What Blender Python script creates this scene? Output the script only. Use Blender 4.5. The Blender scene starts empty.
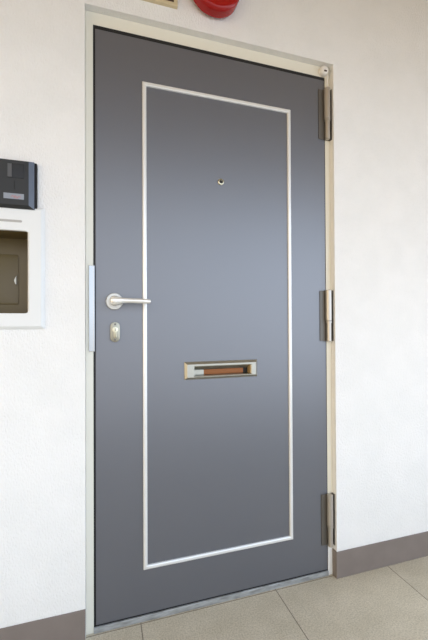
import bpy, bmesh, math
from mathutils import Vector, Matrix
sc = bpy.context.scene
C = sc.collection
H0 = 0.967            # eye height above the floor
D = 1.189             # door face
W = 1.1646            # wall face

def lin(r, g, b):
    f = lambda c: (c/255/12.92) if c/255 <= .04045 else ((c/255+.055)/1.055)**2.4
    return (f(r), f(g), f(b), 1)

# ------------------------------------------------------------ materials
def mat(name, col, rough=.5, metal=0, spec=.5, bump=None, coat=0):
    m = bpy.data.materials.new(name); m.use_nodes = True
    nt = m.node_tree; b = nt.nodes['Principled BSDF']
    b.inputs['Base Color'].default_value = col
    b.inputs['Roughness'].default_value = rough
    b.inputs['Metallic'].default_value = metal
    b.inputs['Specular IOR Level'].default_value = spec
    b.inputs['Coat Weight'].default_value = coat
    if bump:
        scale, strength, dist, stretch = bump
        tc = nt.nodes.new('ShaderNodeTexCoord'); mp = nt.nodes.new('ShaderNodeMapping')
        mp.inputs['Scale'].default_value = stretch
        n = nt.nodes.new('ShaderNodeTexNoise'); n.inputs['Scale'].default_value = scale; n.inputs['Detail'].default_value = 3
        bp = nt.nodes.new('ShaderNodeBump'); bp.inputs['Strength'].default_value = strength; bp.inputs['Distance'].default_value = dist
        nt.links.new(tc.outputs['Object'], mp.inputs['Vector']); nt.links.new(mp.outputs[0], n.inputs['Vector'])
        nt.links.new(n.outputs['Fac'], bp.inputs['Height']); nt.links.new(bp.outputs[0], b.inputs['Normal'])
    return m

def mottle(m, c1, c2, scale, lo=.35, hi=.65, stretch=(1, 1, 1), detail=4):
    """noise-driven variation of the base colour between two tones"""
    nt = m.node_tree; b = nt.nodes['Principled BSDF']
    tc = nt.nodes.new('ShaderNodeTexCoord'); mp = nt.nodes.new('ShaderNodeMapping'); mp.inputs['Scale'].default_value = stretch
    n = nt.nodes.new('ShaderNodeTexNoise'); n.inputs['Scale'].default_value = scale; n.inputs['Detail'].default_value = detail
    r = nt.nodes.new('ShaderNodeValToRGB')
    r.color_ramp.elements[0].position = lo; r.color_ramp.elements[0].color = c1
    r.color_ramp.elements[1].position = hi; r.color_ramp.elements[1].color = c2
    nt.links.new(tc.outputs['Object'], mp.inputs['Vector']); nt.links.new(mp.outputs[0], n.inputs['Vector'])
    nt.links.new(n.outputs['Fac'], r.inputs['Fac']); nt.links.new(r.outputs[0], b.inputs['Base Color'])
    return r

M = {}
M['wall'] = mat('wall_plaster', lin(236, 235, 231), .7, bump=(230, .9, .003, (1, 1, .5)), spec=.3)
mottle(M['wall'], lin(233, 232.5, 229), lin(237, 236, 232.5), 9)
M['door'] = mat('door_paint', lin(67, 71, 81), .43, spec=1, bump=(60, .06, .001, (1, 1, 1)))
M['door'].node_tree.nodes['Principled BSDF'].inputs['IOR'].default_value = 1.8
M['frame'] = mat('frame_paint', lin(228, 225, 216), .38, bump=(90, .1, .001, (1, 1, 1)))
M['molding'] = mat('molding_aluminium', lin(232, 232, 229), .34, .3)
M['rubber'] = mat('black_rubber', lin(20, 20, 21), .6)
M['nickel'] = mat('satin_nickel', lin(172, 170, 158), .36, .85)
M['silver'] = mat('silver_handle', lin(238, 236, 228), .26, .5)
M['rose'] = mat('satin_rose', lin(200, 198, 190), .36, .6)
M['lockplate'] = mat('lock_plate_metal', lin(158, 154, 138), .34, .85)
M['brass'] = mat('pale_brass', lin(205, 198, 172), .3, .9)
M['steel'] = mat('stainless_steel', lin(170, 173, 174), .09, 1)
M['hinge'] = mat('hinge_metal', lin(190, 184, 174), .4, .7)
M['plate'] = mat('hinge_plate_metal', lin(112, 108, 101), .5, .7)
M['sill'] = mat('sill_aluminium', lin(176, 180, 182), .4, .5)
mottle(M['sill'], lin(150, 152, 152), lin(188, 192, 194), 25, stretch=(1, 4, 4))
M['base'] = mat('baseboard_vinyl', lin(128, 113, 109), .55, bump=(30, .1, .002, (1, 1, 1)))
mottle(M['base'], lin(123, 113, 106), lin(128, 118, 111), 14)
M['box'] = mat('white_box_paint', lin(226, 227, 224), .4)
M['boxin'] = mat('brown_box_lining', lin(108, 91, 48), .4)
M['slot'] = mat('grey_slot_recess', lin(172, 169, 163), .6)
M['dark'] = mat('dark_plastic', lin(36, 38, 39), .5)
M['darker'] = mat('dark_slot', lin(16, 15, 16), .6)
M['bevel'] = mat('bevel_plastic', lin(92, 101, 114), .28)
M['lens'] = mat('camera_window', lin(34, 34, 34), .25, spec=.4)
M['strip'] = mat('grey_strip', lin(82, 83, 84), .5)
M['nameplate'] = mat('name_strip', lin(138, 144, 152), .3)
mottle(M['nameplate'], lin(165, 118, 118), lin(138, 144, 152), 60, .3, .38)
M['red'] = mat('red_enamel', lin(158, 17, 14), .2, spec=.4)
M['beige'] = mat('beige_plastic', lin(205, 190, 155), .45)
M['brownpanel'] = mat('dark_brown_panel', lin(70, 50, 36), .4)
M['flap'] = mat('painted_glow_flap', lin(132, 78, 32), .32, .4)  # orange of the indoor glow is put into this colour
M['chute'] = mat('chute_brass', lin(214, 180, 124), .4, .5)
M['ceiling'] = mat('ceiling_paint', lin(194, 172, 136), .8, bump=(80, .3, .003, (1, 1, 1)))
M['parapet'] = mat('parapet_paint', lin(214, 208, 198), .8, bump=(90, .3, .003, (1, 1, 1)))
M['cap'] = mat('cap_paint', lin(232, 228, 220), .4)

# frame: chipped white primer at the foot of the hinge jamb
def frame_patch():
    m = M['frame']; nt = m.node_tree; b = nt.nodes['Principled BSDF']
    tc = nt.nodes.new('ShaderNodeTexCoord'); sp = nt.nodes.new('ShaderNodeSeparateXYZ')
    n = nt.nodes.new('ShaderNodeTexNoise'); n.inputs['Scale'].default_value = 45
    def mth(op, a, bb, c=None):
        x = nt.nodes.new('ShaderNodeMath'); x.operation = op
        for i, v in enumerate((a, bb)):
            if isinstance(v, (int, float)): x.inputs[i].default_value = v
            elif v is not None: nt.links.new(v, x.inputs[i])
        return x.outputs[0]
    nt.links.new(tc.outputs['Object'], sp.inputs[0]); nt.links.new(tc.outputs['Object'], n.inputs['Vector'])
    top = mth('ADD', mth('MULTIPLY', n.outputs['Fac'], .06), .095)
    k = mth('MULTIPLY', mth('LESS_THAN', sp.outputs['Z'], top), mth('GREATER_THAN', sp.outputs['X'], .8))
    mix = nt.nodes.new('ShaderNodeMix'); mix.data_type = 'RGBA'
    mix.inputs[6].default_value = lin(228, 224, 208); mix.inputs[7].default_value = lin(242, 242, 240)
    nt.links.new(k, mix.inputs[0]); nt.links.new(mix.outputs[2], b.inputs['Base Color'])
frame_patch()

# floor: vinyl tiles with fine speckle and thin seams
def floor_mat():
    m = mat('floor_vinyl', lin(160, 150, 134), .42, spec=.35); nt = m.node_tree; b = nt.nodes['Principled BSDF']
    L = nt.links.new
    tc = nt.nodes.new('ShaderNodeTexCoord'); sp = nt.nodes.new('ShaderNodeSeparateXYZ'); L(tc.outputs['Object'], sp.inputs[0])
    def mth(op, a, bb=0):
        x = nt.nodes.new('ShaderNodeMath'); x.operation = op
        for i, v in enumerate((a, bb)):
            if isinstance(v, (int, float)): x.inputs[i].default_value = v
            else: L(v, x.inputs[i])
        return x.outputs[0]
    T = .4808
    def seam(ax, off):
        u = mth('DIVIDE', mth('SUBTRACT', ax, off), T)
        fr = mth('ABSOLUTE', mth('SUBTRACT', mth('FRACT', u), .5))
        return mth('GREATER_THAN', fr, .5-.0017/T), mth('FLOOR', u)
    sx, ix = seam(sp.outputs['X'], .117); sy, iy = seam(sp.outputs['Y'], .70)
    s = mth('MAXIMUM', sx, sy)
    def ramp(scale, c1, c2, lo, hi, detail):
        n = nt.nodes.new('ShaderNodeTexNoise'); n.inputs['Scale'].default_value = scale; n.inputs['Detail'].default_value = detail
        L(tc.outputs['Object'], n.inputs['Vector'])
        r = nt.nodes.new('ShaderNodeValToRGB'); r.color_ramp.elements[0].position = lo; r.color_ramp.elements[1].position = hi
        r.color_ramp.elements[0].color = c1; r.color_ramp.elements[1].color = c2
        L(n.outputs['Fac'], r.inputs['Fac']); return r.outputs[0]
    a = ramp(9, lin(190, 181, 160), lin(203, 194, 174), .35, .68, 5)
    c = ramp(210, (.72, .70, .66, 1), (1.12, 1.12, 1.12, 1), .3, .62, 2)
    mul = nt.nodes.new('ShaderNodeMix'); mul.data_type = 'RGBA'; mul.blend_type = 'MULTIPLY'; mul.inputs[0].default_value = .8
    L(a, mul.inputs[6]); L(c, mul.inputs[7])
    wn = nt.nodes.new('ShaderNodeTexWhiteNoise'); wn.noise_dimensions = '2D'
    cb = nt.nodes.new('ShaderNodeCombineXYZ'); L(ix, cb.inputs[0]); L(iy, cb.inputs[1]); L(cb.outputs[0], wn.inputs['Vector'])
    tone = mth('ADD', mth('MULTIPLY', wn.outputs['Value'], .06), .97)
    mt = nt.nodes.new('ShaderNodeVectorMath'); mt.operation = 'SCALE'; L(mul.outputs[2], mt.inputs[0]); L(tone, mt.inputs['Scale'])
    mx = nt.nodes.new('ShaderNodeMix'); mx.data_type = 'RGBA'; mx.inputs[7].default_value = lin(104, 92, 78)
    L(mth('MULTIPLY', s, .8), mx.inputs[0]); L(mt.outputs[0], mx.inputs[6]); L(mx.outputs[2], b.inputs['Base Color'])
    bp = nt.nodes.new('ShaderNodeBump'); bp.inputs['Distance'].default_value = .001; bp.inputs['Strength'].default_value = .5
    L(mth('SUBTRACT', 1, s), bp.inputs['Height']); L(bp.outputs[0], b.inputs['Normal'])
    return m
M['floor'] = floor_mat()

# ------------------------------------------------------------ mesh helpers (z given relative to the eye is lifted by H0)
def box(bm, x0, x1, y0, y1, z0, z1):
    v = [bm.verts.new((x, y, z)) for x in (x0, x1) for y in (y0, y1) for z in (z0, z1)]
    for f in ((0, 1, 3, 2), (4, 6, 7, 5), (0, 4, 5, 1), (2, 3, 7, 6), (0, 2, 6, 4), (1, 5, 7, 3)):
        bm.faces.new([v[i] for i in f])
    return v

def obj(name, bm, m, parent=None, bevel=0, seg=2, smooth=False):
    bmesh.ops.recalc_face_normals(bm, faces=bm.faces)
    if bevel: bmesh.ops.bevel(bm, geom=[e for e in bm.edges if e.calc_face_angle(0) > .5], offset=bevel, segments=seg, profile=.5, affect='EDGES')
    me = bpy.data.meshes.new(name)
    if parent is not None and parent.get('_loc') is not None:
        bmesh.ops.translate(bm, verts=bm.verts, vec=-Vector(parent['_loc']))
    bm.to_mesh(me); bm.free()
    for mm in (m if isinstance(m, (list, tuple)) else [m]): me.materials.append(mm)
    if smooth:
        for p in me.polygons: p.use_smooth = True
        me.set_sharp_from_angle(angle=math.radians(35))
    o = bpy.data.objects.new(name, me); C.objects.link(o)
    if parent is not None:
        o.parent = parent
        if parent.get('_loc') is not None: o['_loc'] = parent['_loc']
    return o

def tag(o, label, cat=None, kind=None, group=None):
    o['label'] = label
    if cat: o['category'] = cat
    if kind: o['kind'] = kind
    if group: o['group'] = group

def thing(name, loc, label, cat, kind=None):
    o = bpy.data.objects.new(name, None); C.objects.link(o); o.location = loc; o['_loc'] = tuple(loc)
    o.empty_display_size = .05
    tag(o, label, cat, kind); return o

def slab(xs, zs, holes, y0, y1):
    """upright slab between y0 and y1 with rectangular holes"""
    bm = bmesh.new(); vs = {}
    xs = sorted(set(xs)); zs = sorted(set(zs))
    V = lambda x, z: vs.setdefault((x, z), bm.verts.new((x, y0, z))) if (x, z) not in vs else vs[(x, z)]
    for i in range(len(xs)-1):
        for j in range(len(zs)-1):
            cx, cz = (xs[i]+xs[i+1])/2, (zs[j]+zs[j+1])/2
            if any(h[0] < cx < h[1] and h[2] < cz < h[3] for h in holes): continue
            bm.faces.new([V(xs[i], zs[j]), V(xs[i+1], zs[j]), V(xs[i+1], zs[j+1]), V(xs[i], zs[j+1])])
    r = bmesh.ops.extrude_face_region(bm, geom=list(bm.faces))
    bmesh.ops.translate(bm, verts=[v for v in r['geom'] if isinstance(v, bmesh.types.BMVert)], vec=(0, y1-y0, 0))
    return bm

def extrude_poly(bm, pts, y0, y1):
    """polygon in XZ extruded from y0 to y1"""
    a = [bm.verts.new((x, y0, z)) for x, z in pts]; b = [bm.verts.new((x, y1, z)) for x, z in pts]
    bm.faces.new(a); bm.faces.new(b[::-1]); n = len(pts)
    for i in range(n): bm.faces.new([a[i], b[i], b[(i+1) % n], a[(i+1) % n]])

def rrect(x0, x1, z0, z1, r, n=5):
    pts = []
    for cx, cz, a0 in ((x1-r, z1-r, 0), (x0+r, z1-r, 90), (x0+r, z0+r, 180), (x1-r, z0+r, 270)):
        for k in range(n+1):
            a = math.radians(a0+90*k/n); pts.append((cx+r*math.cos(a), cz+r*math.sin(a)))
    return pts

def lathe_y(bm, prof, cx, cz, n=40):
    """profile (r, y) spun about the Y axis through (cx, cz)"""
    rings = []
    for r, y in prof:
        if r < 1e-6: rings.append([bm.verts.new((cx, y, cz))])
        else: rings.append([bm.verts.new((cx+r*math.cos(2*math.pi*k/n), y, cz+r*math.sin(2*math.pi*k/n))) for k in range(n)])
    for a, b in zip(rings, rings[1:]):
        for k in range(n):
            l = (k+1) % n
            if len(a) == 1 and len(b) == 1: continue
            if len(a) == 1: bm.faces.new([a[0], b[k], b[l]])
            elif len(b) == 1: bm.faces.new([a[k], a[l], b[0]])
            else: bm.faces.new([a[k], a[l], b[l], b[k]])

def lathe_z(bm, prof, cx, cy, n=28):
    rings = []
    for r, z in prof:
        if r < 1e-6: rings.append([bm.verts.new((cx, cy, z))])
        else: rings.append([bm.verts.new((cx+r*math.cos(2*math.pi*k/n), cy+r*math.sin(2*math.pi*k/n), z)) for k in range(n)])
    for a, b in zip(rings, rings[1:]):
        for k in range(n):
            l = (k+1) % n
            if len(a) == 1: bm.faces.new([a[0], b[k], b[l]])
            elif len(b) == 1: bm.faces.new([a[k], a[l], b[0]])
            else: bm.faces.new([a[k], a[l], b[l], b[k]])

def sweep(bm, path, n=20):
    """path of (point, width, height): elliptical sections"""
    rings = []
    for i, (p, ra, rb) in enumerate(path):
        p = Vector(p)
        t = (Vector(path[min(i+1, len(path)-1)][0])-Vector(path[max(i-1, 0)][0])).normalized()
        up = Vector((0, 0, 1)); s = t.cross(up).normalized(); u = s.cross(t)
        rings.append([bm.verts.new(p+s*ra*math.cos(2*math.pi*k/n)+u*rb*math.sin(2*math.pi*k/n)) for k in range(n)])
    for a, b in zip(rings, rings[1:]):
        for k in range(n): bm.faces.new([a[k], a[(k+1) % n], b[(k+1) % n], b[k]])
    bm.faces.new(rings[0][::-1]); bm.faces.new(rings[-1])

Z = lambda z: z+H0

# ------------------------------------------------------------ setting
XL, XR, ZT = -.0505, .8459, Z(.9893)
CEIL = 2.37
YP = -.42             # parapet, corridor side
X0, X1 = -4.0, 5.0
BXH = (-.402, -.2085, Z(.026), Z(.275))   # hole for the recessed box
bm = slab([X0, XL, XR, X1, BXH[0], BXH[1]], [0, ZT, CEIL, BXH[2], BXH[3]], [(XL, XR, 0, ZT), BXH], W, W+.2)
o = obj('wall_back', bm, M['wall']); tag(o, 'white stippled plaster wall around the grey door', 'wall', 'structure')
bm = bmesh.new(); box(bm, X0, X1, YP-.15, W+.2, -.15, 0)
o = obj('floor', bm, M['floor']); tag(o, 'beige speckled vinyl tile floor of the corridor', 'floor', 'structure')
bm = bmesh.new(); box(bm, X0, X1, YP-.15, W+.2, CEIL, CEIL+.18); box(bm, X0, X1, YP-.15, YP, 2.09, CEIL-.0001)  # second box: unseen edge beam, added to darken ceiling and upper wall
o = obj('ceiling', bm, M['ceiling']); tag(o, 'beige painted corridor ceiling slab with added shading beam', 'ceiling', 'structure')
bm = bmesh.new(); box(bm, X0, X1, YP-.15, YP, 0, .26); box(bm, X0, X1, YP-.18, YP+.03, .26, .30)  # unseen parapet, height chosen for the reflections in the door
o = obj('wall_front', bm, M['parapet']); tag(o, 'unseen cream parapet along the open side of the corridor, kept low for door reflections', 'wall', 'structure')

# baseboards (right one returns into the door reveal)
bm = bmesh.new(); box(bm, X0, XL, W-.003, W, 0, .1)
o = obj('baseboard_left', bm, M['base'], bevel=.001); tag(o, 'grey-brown vinyl baseboard left of the door', 'baseboard', 'structure')
bm = bmesh.new()
prof = [(XR, D-.001), (XR-.004, D-.001), (XR-.004, W-.004), (X1, W-.004), (X1, W), (XR, W)]
prof[0] = (XR, D-.001)
a = [bm.verts.new((x, y, 0)) for x, y in prof]; b = [bm.verts.new((x, y, .1)) for x, y in prof]
bm.faces.new(a); bm.faces.new(b[::-1])
for i in range(6): bm.faces.new([a[i], a[(i+1) % 6], b[(i+1) % 6], b[i]])
o = obj('baseboard_right', bm, M['base'], bevel=.001); tag(o, 'grey-brown vinyl baseboard right of the door', 'baseboard', 'structure')

# steel frame round the opening
IL, IR, IT = -.0270, .8240, Z(.9490)      # inner edges of the visible face
bm = bmesh.new()
def L_profile(bm, pts_out, pts_in, y0, y1):
    a0 = [bm.verts.new((x, y0, z)) for x, z in pts_out]; b0 = [bm.verts.new((x, y0, z)) for x, z in pts_in]
    a1 = [bm.verts.new((x, y1, z)) for x, z in pts_out]; b1 = [bm.verts.new((x, y1, z)) for x, z in pts_in]
    for i in range(3):
        bm.faces.new([a0[i], a0[i+1], b0[i+1], b0[i]]); bm.faces.new([a1[i], b1[i], b1[i+1], a1[i+1]])
        bm.faces.new([a0[i], a1[i], a1[i+1], a0[i+1]]); bm.faces.new([b0[i], b0[i+1], b1[i+1], b1[i]])
    for i in (0, 3): bm.faces.new([a0[i], b0[i], b1[i], a1[i]])
e = .0004
L_profile(bm, [(XL+e, 0), (XL+e, ZT-e), (XR-e, ZT-e), (XR-e, 0)], [(IL, 0), (IL, IT), (IR, IT), (IR, 0)], D, D+.10)
o = obj('trim_1', bm, M['frame'], bevel=.0012); tag(o, 'cream painted steel door frame around the grey door', 'door frame', 'structure')
# threshold
bm = bmesh.new(); box(bm, IL, IR, D-.004, D+.10, 0, .0185)
o = obj('trim_2', bm, M['sill'], bevel=.0015); tag(o, 'worn light grey metal threshold under the door', 'threshold', 'structure')

# ------------------------------------------------------------ door
door = thing('door_1', (.40, D, .0), 'closed dark blue-grey steel entrance door with light rectangular moulding and mail slot', 'door', 'structure')
LX0, LX1, LZ0, LZ1 = IL+.0065, IR-.0022, Z(-.9440), Z(.9372)
SX0, SX1, SZ0, SZ1 = .2976, .5050, Z(-.1800), Z(-.1480)
bm = slab([LX0, LX1, SX0-.006, SX1+.006], [LZ0, LZ1, SZ0-.006, SZ1+.006], [(SX0-.006, SX1+.006, SZ0-.006, SZ1+.006)], D, D+.04)
leaf = obj('door_leaf', bm, M['door'], door, bevel=.0012)
# black seal seen in the gap
bm = bmesh.new()
def ring(bm, o_, i_, y0, y1):
    (ax, bx, az, bz), (cx, dx, cz, dz) = o_, i_
    O = [(ax, az), (bx, az), (bx, bz), (ax, bz)]; I = [(cx, cz), (dx, cz), (dx, dz), (cx, dz)]
    v = [[bm.verts.new((x, y, z)) for x, z in P] for P in (O, I) for y in (y0, y1)]
    o0, o1, i0, i1 = v
    for k in range(4):
        l = (k+1) % 4
        bm.faces.new([o0[k], o0[l], i0[l], i0[k]]); bm.faces.new([o1[k], i1[k], i1[l], o1[l]])
        bm.faces.new([o0[k], o1[k], o1[l], o0[l]]); bm.faces.new([i0[k], i0[l], i1[l], i1[k]])
ring(bm, (IL+.0002, IR-.0002, .0187, IT-.0002), (LX0-.0001, LX1+.0001, LZ0-.0001, LZ1+.0001), D+.0008, D+.03)
obj('door_seal', bm, M['rubber'], door)
# rectangular moulding: mitred, ridge profile
mx0, mx1, mz0, mz1 = .1262, .6724, Z(-.8003), Z(.7955)
bm = bmesh.new(); w = .0135
prof = [(0, D), (.0005, D-.0045), (.0035, D-.0065), (w-.0035, D-.0065), (w-.0005, D-.0045), (w, D)]
rings = []
for t, y in prof:
    rings.append([bm.verts.new((x, y, z)) for x, z in ((mx0+t, mz0+t), (mx1-t, mz0+t), (mx1-t, mz1-t), (mx0+t, mz1-t))])
for a, b in zip(rings, rings[1:]+rings[:1]):
    for k in range(4): bm.faces.new([a[k], a[(k+1) % 4], b[(k+1) % 4], b[k]])
o = obj('panel_moulding', bm, M['molding'], door); o['label'] = 'light silver rectangular moulding on the door face'
# peephole
px, pz = .3978, Z(.495)
bm = bmesh.new(); lathe_y(bm, [(.0, D), (.0112, D), (.0112, D-.003), (.0098, D-.0048), (.0075, D-.0052), (.0062, D-.003), (.0, D-.003)], px, pz)
ph = obj('peephole', bm, M['brass'], door, smooth=True); ph['label'] = 'small round metal peephole'
bm = bmesh.new(); lathe_y(bm, [(.0, D-.0031), (.0058, D-.0031), (.0045, D-.0048), (.0022, D-.0057), (0, D-.006)], px, pz, 24)
obj('peephole_lens', bm, M['lens'], ph, smooth=True)
# lever handle
hx, hz = .0370, Z(.0708)
bm = bmesh.new()
lathe_y(bm, [(.0, D), (.0268, D), (.0268, D-.006), (.0250, D-.0085), (.0, D-.009)], hx, hz, 48)
rose = obj('lever_handle', bm, M['rose'], door, smooth=True); rose['label'] = 'satin silver lever handle on a round rose'
bm = bmesh.new()
lathe_y(bm, [(0, D-.0092), (.0125, D-.0092), (.0105, D-.014), (.0098, D-.036), (0, D-.036)], hx, hz, 24)
obj('handle_neck', bm, M['silver'], rose, smooth=True)
bm = bmesh.new()
yh = D-.047; P = []
for x, y, z, ra, rb in ((-.0135, 0, 0, .002, .0025), (-.0125, 0, 0, .0065, .0075), (-.009, 0, 0, .0095, .0105), (-.003, 0, 0, .0108, .0122), (.005, 0, 0, .0106, .0118), (.014, 0, .0004, .0088, .0094),
                        (.025, .001, .0008, .0068, .0072), (.04, .0015, .0008, .006, .0062), (.06, .001, .0004, .0058, .0060), (.08, 0, -.0002, .0058, .006), (.095, -.0005, -.0008, .0057, .006),
                        (.105, -.0005, -.0012, .0054, .0056), (.1095, -.0005, -.0013, .0042, .0042), (.1110, -.0005, -.0013, .0015, .0015)):
    P.append(((hx-.001+x, yh+y, hz+z), ra*1.2, rb*1.27))
sweep(bm, P, 24)
obj('handle_lever', bm, M['silver'], rose, smooth=True)
# lock escutcheon with profile cylinder and two screws
lx, lz = .0388, Z(-.0268)
bm = bmesh.new(); extrude_poly(bm, rrect(lx-.0148, lx+.0148, lz-.0318, lz+.0318, .0146, 8), D-.008, D)
lock = obj('lock_plate', bm, M['nickel'], door, bevel=.0012, smooth=True); lock.data.materials[0] = M['lockplate']; lock['label'] = 'oval metal lock plate below the handle'
bm = bmesh.new(); pts = []
for k in range(25):
    a = math.radians(-62+k*304/24); pts.append((lx+.0088*math.cos(a), lz+.0075+.0088*math.sin(a)))
for k in range(7):
    a = math.radians(180+k*180/6); pts.append((lx+.0045*math.cos(a), lz-.0145+.0045*math.sin(a)))
extrude_poly(bm, pts, D-.0112, D-.0081)
cyl = obj('lock_cylinder', bm, M['brass'], lock, bevel=.0005, smooth=True)
bm = bmesh.new(); box(bm, lx-.0009, lx+.0009, D-.0118, D-.0113, lz+.0035, lz+.0115)
obj('keyway', bm, M['darker'], lock)
for dz in (-.0245, .0245):
    bm = bmesh.new(); lathe_y(bm, [(0, D-.0081), (.003, D-.0081), (.0026, D-.0092), (0, D-.0096)], lx, lz+dz, 16)
    obj('screw', bm, M['plate'], lock, smooth=True)
# guard plate over the latch edge
bm = bmesh.new()
gz0, gz1 = Z(-.0870), Z(.1832)
extrude_poly(bm, [(-.0402, gz0), (-.0232, gz0), (-.0232, gz1-.001), (-.0402, gz1)], D-.0050, D-.0004)
gp = obj('latch_guard_plate', bm, M['steel'], door, bevel=.0008); gp['label'] = 'tall narrow stainless latch guard plate'
bm = bmesh.new(); box(bm, -.0262, -.0232, D-.0110, D-.0051, gz0, gz1-.001)
obj('guard_flange', bm, M['steel'], gp, bevel=.0006)
# mail slot
ox0, ox1, oz0, oz1 = .2641, .5322, Z(-.1920), Z(-.1312)
bm = bmesh.new()
def rr(t, y): return [(ox0+t, y, oz0+t), (ox1-t, y, oz0+t), (ox1-t, y, oz1-t), (ox0+t, y, oz1-t)]
inn = lambda g, y: [(SX0-g, y, SZ0-g), (SX1+g, y, SZ0-g), (SX1+g, y, SZ1+g), (SX0-g, y, SZ1+g)]
L_ = [rr(0, D), rr(.0005, D-.0025), rr(.0085, D-.0100), inn(.0025, D-.0100), inn(0, D-.0085), inn(0, D+.034), inn(.0015, D+.034), inn(.0015, D)]
R_ = [[bm.verts.new(p) for p in q] for q in L_]
for a, b in zip(R_, R_[1:]+R_[:1]):
    for k in range(4): bm.faces.new([a[k], a[(k+1) % 4], b[(k+1) % 4], b[k]])
ms = obj('mail_slot', bm, M['nickel'], door); ms['label'] = 'satin nickel mail slot with open horizontal mouth'
# inner flap: grey hinge strip above, flap coloured for the orange glow, grey and dark pieces for its reflections, pale metal cheek at the right
bm = bmesh.new(); a = [(SX0+.0008, D+.0035, SZ1-.0008), (SX1-.0008, D+.0035, SZ1-.0008), (SX1-.0008, D+.016, SZ1-.0125), (SX0+.0008, D+.016, SZ1-.0125)]
f = [bm.verts.new(p) for p in a]; g = [bm.verts.new((p[0], p[1]+.0015, p[2]+.0005-(.001 if i < 2 else 0))) for i, p in enumerate(a)]
bm.faces.new(f); bm.faces.new(g[::-1])
for k in range(4): bm.faces.new([f[k], g[k], g[(k+1) % 4], f[(k+1) % 4]])
obj('slot_flap', bm, M['nickel'], ms)
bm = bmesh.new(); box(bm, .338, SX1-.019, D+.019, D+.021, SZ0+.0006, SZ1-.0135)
obj('inner_flap', bm, M['flap'], ms, bevel=.0005)['label'] = 'inner flap with orange indoor glow in its colour'
bm = bmesh.new(); box(bm, SX0+.0008, .3375, D+.017, D+.021, SZ0+.0006, SZ1-.0135)  # grey reflection on the flap, built as its own piece
obj('flap_grey_reflection', bm, M['nickel'], ms, bevel=.0005)
bm = bmesh.new(); box(bm, SX1-.0185, SX1-.002, D+.021, D+.030, SZ0+.0006, SZ1-.0135)  # dark end of the flap's reflection, built as a piece
obj('flap_dark_reflection', bm, M['darker'], ms, bevel=.0005)
bm = bmesh.new(); box(bm, SX1-.0018, SX1-.0002, D-.006, D+.030, SZ0+.0006, SZ1-.001)
obj('slot_cheek', bm, M['chute'], ms)
bm = bmesh.new(); box(bm, SX0-.004, SX1+.004, D+.0345, D+.0365, SZ0-.004, SZ1+.004)
obj('slot_back', bm, M['darker'], ms)

# hinges: first built, the other two copied
def hinge_parts(zc, u, s, l):
    """zc = joint height, u = upper length, l = lower length"""
    kx, ky, r = .8255, D-.0125, .0114
    bm = bmesh.new()
    lathe_z(bm, [(0, zc+.0006), (r-.001, zc+.0006), (r, zc+.002), (r, zc+u-.002), (r-.002, zc+u), (0, zc+u)], kx, ky)
    h = obj('hinge', bm, M['hinge'], door, smooth=True)
    bm = bmesh.new(); q = .0090
    lathe_z(bm, [(0, zc-l), (q-.002, zc-l), (q, zc-l+.002), (q, zc-.008), (r-.0005, zc-.0075), (r-.0005, zc-.0006), (0, zc-.0006)], kx+.0012, ky)
    obj('hinge_knuckle', bm, M['hinge'], h, smooth=True)
    bm = bmesh.new(); box(bm, .7945, .8222, D-.0028, D-.0002, zc-l+.003, zc+u-.003)
    obj('hinge_plate', bm, M['plate'], h, bevel=.0006)
    bm = bmesh.new()   # frame plate: on the face, then folded along the reveal
    pr = [(.8248, D-.0002), (.8248, D-.0026), (XR-.0028, D-.0026), (XR-.0028, D-.014), (XR-.0004, D-.014), (XR-.0004, D-.0002)]
    a = [bm.verts.new((x, y, zc-l+.002)) for x, y in pr]; b = [bm.verts.new((x, y, zc+u-.002)) for x, y in pr]
    bm.faces.new(a); bm.faces.new(b[::-1])
    for i in range(6): bm.faces.new([a[i], a[(i+1) % 6], b[(i+1) % 6], b[i]])
    obj('hinge_plate', bm, M['plate'], h)
    return h
hg = hinge_parts(Z(.7820), .119, 0, .0790)
for zc in (Z(.0065), Z(-.7720)):
    c = hg.copy(); C.objects.link(c); c.parent = door; c.location = (0, 0, zc-Z(.7820))
    for k in hg.children:
        d = k.copy(); C.objects.link(d); d.parent = c

# ------------------------------------------------------------ things on the wall
# cap in the frame corner
cx, cz = .8138, Z(.9672)
t = thing('round_cap', (cx, D, cz), 'small round off-white cap in the top right corner of the door frame', 'cap')
bm = bmesh.new(); lathe_y(bm, [(0, D-.0002), (.0178, D-.0002), (.0178, D-.006), (.0168, D-.014), (.0148, D-.018), (.011, D-.0205), (0, D-.021)], cx, cz, 32)
obj('cap_body', bm, M['cap'], t, smooth=True)
bm = bmesh.new(); extrude_poly(bm, rrect(cx-.0060, cx+.0060, cz-.0098, cz-.0040, .0024, 4), D-.0222, D-.0196)
obj('slot', bm, M['brownpanel'], t)['label'] = 'dark slot in the cap'
bm = bmesh.new(); lathe_z(bm, [(0, Z(.9015)), (.0024, Z(.9015)), (.0024, cz-.0185), (0, cz-.0185)], cx+.013, D-.012, 14)
obj('rod', bm, M['cap'], t, smooth=True)

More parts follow.
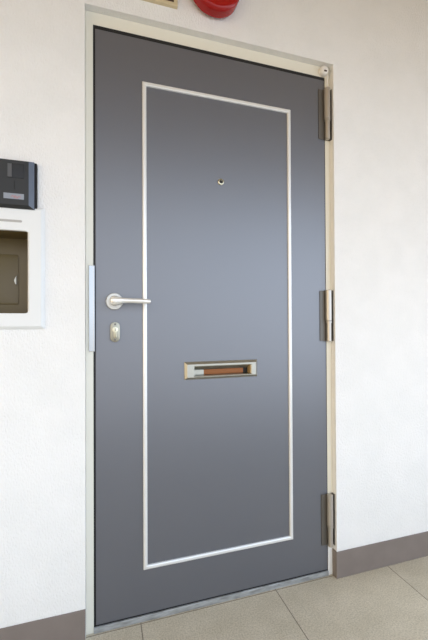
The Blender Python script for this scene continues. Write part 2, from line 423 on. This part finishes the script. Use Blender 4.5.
# intercom
ix0, ix1, iz0, iz1 = -.2915, -.1885, Z(.3325), Z(.4705)
Y1 = W-.025
t = thing('intercom', (-.24, W, Z(.40)), 'dark grey door intercom with camera window and name strip above the white box', 'intercom')
bm = bmesh.new(); extrude_poly(bm, rrect(ix0-.002, ix1+.006, iz0-.0005, iz1+.001, .003), W-.009, W-.0002)
obj('back_plate', bm, M['darker'], t, bevel=.001)
bm = bmesh.new()
def rect(x0, x1, z0, z1, y): return [bm.verts.new(p) for p in ((x0, y, z0), (x1, y, z0), (x1, y, z1), (x0, y, z1))]
bv = .012
RR = [rect(ix0, ix1, iz0, iz1, W-.0092), rect(ix0, ix1, iz0, iz1, W-.017), rect(ix0+.0115, ix1-.0135, iz0+.008, iz1-.003, Y1)]
for a, b in zip(RR, RR[1:]):
    for k in range(4):
        fc = bm.faces.new([a[k], a[(k+1) % 4], b[(k+1) % 4], b[k]])
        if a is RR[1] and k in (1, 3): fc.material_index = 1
bm.faces.new(RR[-1]); bm.faces.new(RR[0][::-1])
obj('housing', bm, [M['dark'], M['bevel']], t)
Yf = Y1
bm = bmesh.new(); box(bm, -.2560, -.2145, Yf-.0016, Yf-.0001, Z(.4165), Z(.4575)); obj('camera_window', bm, M['lens'], t, bevel=.0006)['label'] = 'glossy dark camera window'
bm = bmesh.new(); box(bm, -.2555, -.2450, Yf-.0026, Yf-.0017, Z(.4180), Z(.4560)); obj('window_strip', bm, M['strip'], t)
bm = bmesh.new(); box(bm, -.2100, -.2080, Yf-.0008, Yf-.0001, Z(.4390), Z(.4560)); obj('microphone_slit', bm, M['darker'], t)
bm = bmesh.new(); box(bm, -.2396, -.2376, Yf-.0008, Yf-.0001, Z(.3830), Z(.4070)); obj('speaker_slit', bm, M['darker'], t)
bm = bmesh.new(); box(bm, -.2660, -.2140, Yf-.0012, Yf-.0001, Z(.3560), Z(.3720)); obj('name_strip', bm, M['nameplate'], t, bevel=.0004)['label'] = 'pale blue-grey name strip with a faint reddish mark'

# recessed white box
t = thing('delivery_box', (-.305, W, Z(.16)), 'white metal wall box with brown recessed window left of the door', 'wall box')
bx0, bx1, bz0, bz1 = -.455, -.1716, Z(-.0065), Z(.3350)
qx0, qx1, qz0, qz1 = -.402, -.2042, Z(.0310), Z(.2700)
bm = bmesh.new()
out = lambda tt, y: [(x, y, z) for x, z in rrect(bx0-tt, bx1+tt, bz0-tt, bz1+tt, .004, 6)]
inn = lambda tt, y: [(x, y, z) for x, z in rrect(qx0-tt, qx1+tt, qz0-tt, qz1+tt, .010, 6)]
L_ = [out(.0085, W-.0002), out(.0085, W-.0035), out(.0, W-.0120), inn(.0012, W-.0120), inn(0, W-.0108), inn(0, W-.0002)]
R_ = [[bm.verts.new(p) for p in q] for q in L_]
for a, b in zip(R_, R_[1:]+R_[:1]):
    n = len(a)
    for k in range(n): bm.faces.new([a[k], a[(k+1) % n], b[(k+1) % n], b[k]])
obj('face_plate', bm, M['box'], t, smooth=True)
bm = bmesh.new(); extrude_poly(bm, rrect(-.385, -.2215, Z(.2935), Z(.3000), .003, 5), W-.0128, W-.0121)
obj('finger_slot', bm, M['slot'], t)['label'] = 'thin grey slit above the window'
# lining
lx0, lx1, lz0, lz1 = BXH[0]+.0004, BXH[1]-.0004, BXH[2]+.0004, BXH[3]-.0004
bm = bmesh.new(); R_ = []
for (x0_, x1_, z0_, z1_, y) in ((lx0, lx1, lz0, lz1, W+.0), (lx0, lx1, lz0, lz1, W+.122), ):
    R_.append([bm.verts.new(p) for p in ((x0_, y, z0_), (x1_, y, z0_), (x1_, y, z1_), (x0_, y, z1_))])
g = .0012
for y in (W+.1205, W+.0):
    R_.append([bm.verts.new(p) for p in ((lx0+g, y, lz0+g), (lx1-g, y, lz0+g), (lx1-g, y, lz1-g), (lx0+g, y, lz1-g))])
for a, b in zip(R_, R_[1:]+R_[:1]):
    if a is R_[1]: continue
    for k in range(4): bm.faces.new([a[k], a[(k+1) % 4], b[(k+1) % 4], b[k]])
bm.faces.new(R_[1]); bm.faces.new(R_[2])
ln = obj('lining', bm, M['boxin'], t); ln['label'] = 'brown lining of the recess'
yb = W+.1205
bm = bmesh.new(); extrude_poly(bm, rrect(-.385, -.2560, Z(.062), Z(.222), .008, 5), yb-.0022, yb-.0002)
obj('inner_door', bm, M['boxin'], ln, bevel=.0009, smooth=True)
bm = bmesh.new(); extrude_poly(bm, [(-.2655, Z(.127)), (-.2615, Z(.127)), (-.2615, Z(.155)), (-.2690, Z(.140))], yb-.008, yb-.0023)
obj('catch', bm, M['nickel'], ln, bevel=.0006)['label'] = 'small pale catch'

# alarm bell
bx, bz = .3640, Z(1.1250); Rr = .0865
t = thing('alarm_bell', (bx, W, bz), 'round red enamel alarm bell on the wall above the door', 'alarm bell')
bm = bmesh.new()
pr = [(0, W-.010), (Rr-.004, W-.010), (Rr, W-.013), (Rr, W-.038)]
for k in range(1, 7):
    a = math.radians(90*k/6); pr.append((Rr-.016+.016*math.cos(a), W-.038-.014*math.sin(a)))
pr += [(.040, W-.055), (.018, W-.058), (0, W-.058)]
lathe_y(bm, pr, bx, bz, 64)
obj('gong', bm, M['red'], t, smooth=True)
bm = bmesh.new(); lathe_y(bm, [(0, W-.0002), (.060, W-.0002), (.060, W-.0098), (0, W-.0098)], bx, bz, 40)
obj('mount', bm, M['darker'], t, smooth=True)
bm = bmesh.new(); lathe_y(bm, [(0, W-.0582), (.007, W-.0582), (.006, W-.062), (0, W-.063)], bx, bz, 20)
obj('screw', bm, M['nickel'], t, smooth=True)

# beige framed plate
t = thing('wall_plate', (.150, W, Z(1.09)), 'beige framed plate with dark brown middle on the wall left of the bell', 'plate')
bm = bmesh.new()
ax, bx_, az, bz_ = .062, .2389, Z(1.0440), Z(1.14)
def q4(tt, y): return [bm.verts.new(p) for p in ((ax+tt, y, az+tt), (bx_-tt, y, az+tt), (bx_-tt, y, bz_-tt), (ax+tt, y, bz_-tt))]
R_ = [q4(0, W-.0002), q4(0, W-.011), q4(.0015, W-.012), q4(.011, W-.012), q4(.012, W-.009)]
for a, b in zip(R_, R_[1:]):
    for k in range(4): bm.faces.new([a[k], a[(k+1) % 4], b[(k+1) % 4], b[k]])
bm.faces.new(R_[0]); bm.faces.new(R_[-1])
obj('plate_frame', bm, M['beige'], t)
bm = bmesh.new(); box(bm, ax+.0125, bx_-.0125, W-.0105, W-.0092, az+.0125, bz_-.0125)
obj('plate_panel', bm, M['brownpanel'], t)['label'] = 'dark brown middle'

for o in bpy.data.objects:
    if o.get('_loc') is not None: del o['_loc']

# ------------------------------------------------------------ camera (looking along the corridor wall, slightly up)
F_PX, YAW, PIT, ROL = 358.23, .3021, .0088, -.0045
cy, sy, cp, sp = math.cos(YAW), math.sin(YAW), math.cos(PIT), math.sin(PIT)
f = Vector((sy*cp, cy*cp, sp)); r = Vector((cy, -sy, 0)); u = r.cross(f)
r2 = r*math.cos(ROL)+u*math.sin(ROL); u2 = u*math.cos(ROL)-r*math.sin(ROL)
cam = bpy.data.cameras.new('camera'); co = bpy.data.objects.new('camera', cam); C.objects.link(co)
cam.sensor_fit = 'VERTICAL'; cam.sensor_height = 36; cam.sensor_width = 24; cam.lens = F_PX/640*36; cam.clip_start = .02
co.matrix_world = Matrix(((r2.x, u2.x, -f.x, 0), (r2.y, u2.y, -f.y, 0), (r2.z, u2.z, -f.z, H0), (0, 0, 0, 1)))
sc.camera = co

# ------------------------------------------------------------ daylight
w = bpy.data.worlds.new('sky'); sc.world = w; w.use_nodes = True; nt = w.node_tree; L = nt.links.new
bg = nt.nodes['Background']; tc = nt.nodes.new('ShaderNodeTexCoord'); sp_ = nt.nodes.new('ShaderNodeSeparateXYZ'); L(tc.outputs['Generated'], sp_.inputs[0])
mr = nt.nodes.new('ShaderNodeMapRange'); mr.inputs['From Min'].default_value = -1; L(sp_.outputs['Z'], mr.inputs['Value'])
cr = nt.nodes.new('ShaderNodeValToRGB'); els = cr.color_ramp.elements
els[0].position = 0; els[0].color = (.26, .23, .19, 1)
els[1].position = 1; els[1].color = (.62, .80, 1.05, 1)
for p_, c_ in ((.34, (.42, .40, .38, 1)), (.46, (.84, .84, .85, 1)), (.52, (1.02, 1.06, 1.13, 1)), (.68, (.88, .98, 1.12, 1))):
    e_ = els.new(p_); e_.color = c_
L(mr.outputs[0], cr.inputs['Fac'])
mx_ = nt.nodes.new('ShaderNodeMapRange'); mx_.inputs['From Min'].default_value = -1; L(sp_.outputs['X'], mx_.inputs['Value'])
c2 = nt.nodes.new('ShaderNodeValToRGB'); c2.color_ramp.elements[0].color = (1.4, 1.08, .70, 1); c2.color_ramp.elements[0].position = .08
c2.color_ramp.elements[1].color = (1.16, 1.27, 1.43, 1); c2.color_ramp.elements[1].position = .82
for p_, c_ in ((.28, (.81, .74, .66, 1)), (.42, (.75, .765, .80, 1))):
    e_ = c2.color_ramp.elements.new(p_); e_.color = c_
L(mx_.outputs[0], c2.inputs['Fac'])
mm = nt.nodes.new('ShaderNodeMix'); mm.data_type = 'RGBA'; mm.blend_type = 'MULTIPLY'; mm.inputs[0].default_value = 1
L(cr.outputs[0], mm.inputs[6]); L(c2.outputs[0], mm.inputs[7]); L(mm.outputs[2], bg.inputs['Color']); bg.inputs['Strength'].default_value = 2.34

vs = sc.view_settings; vs.view_transform = 'Standard'; vs.look = 'None'; vs.gamma = 1; vs.use_curve_mapping = False; vs.exposure = 0
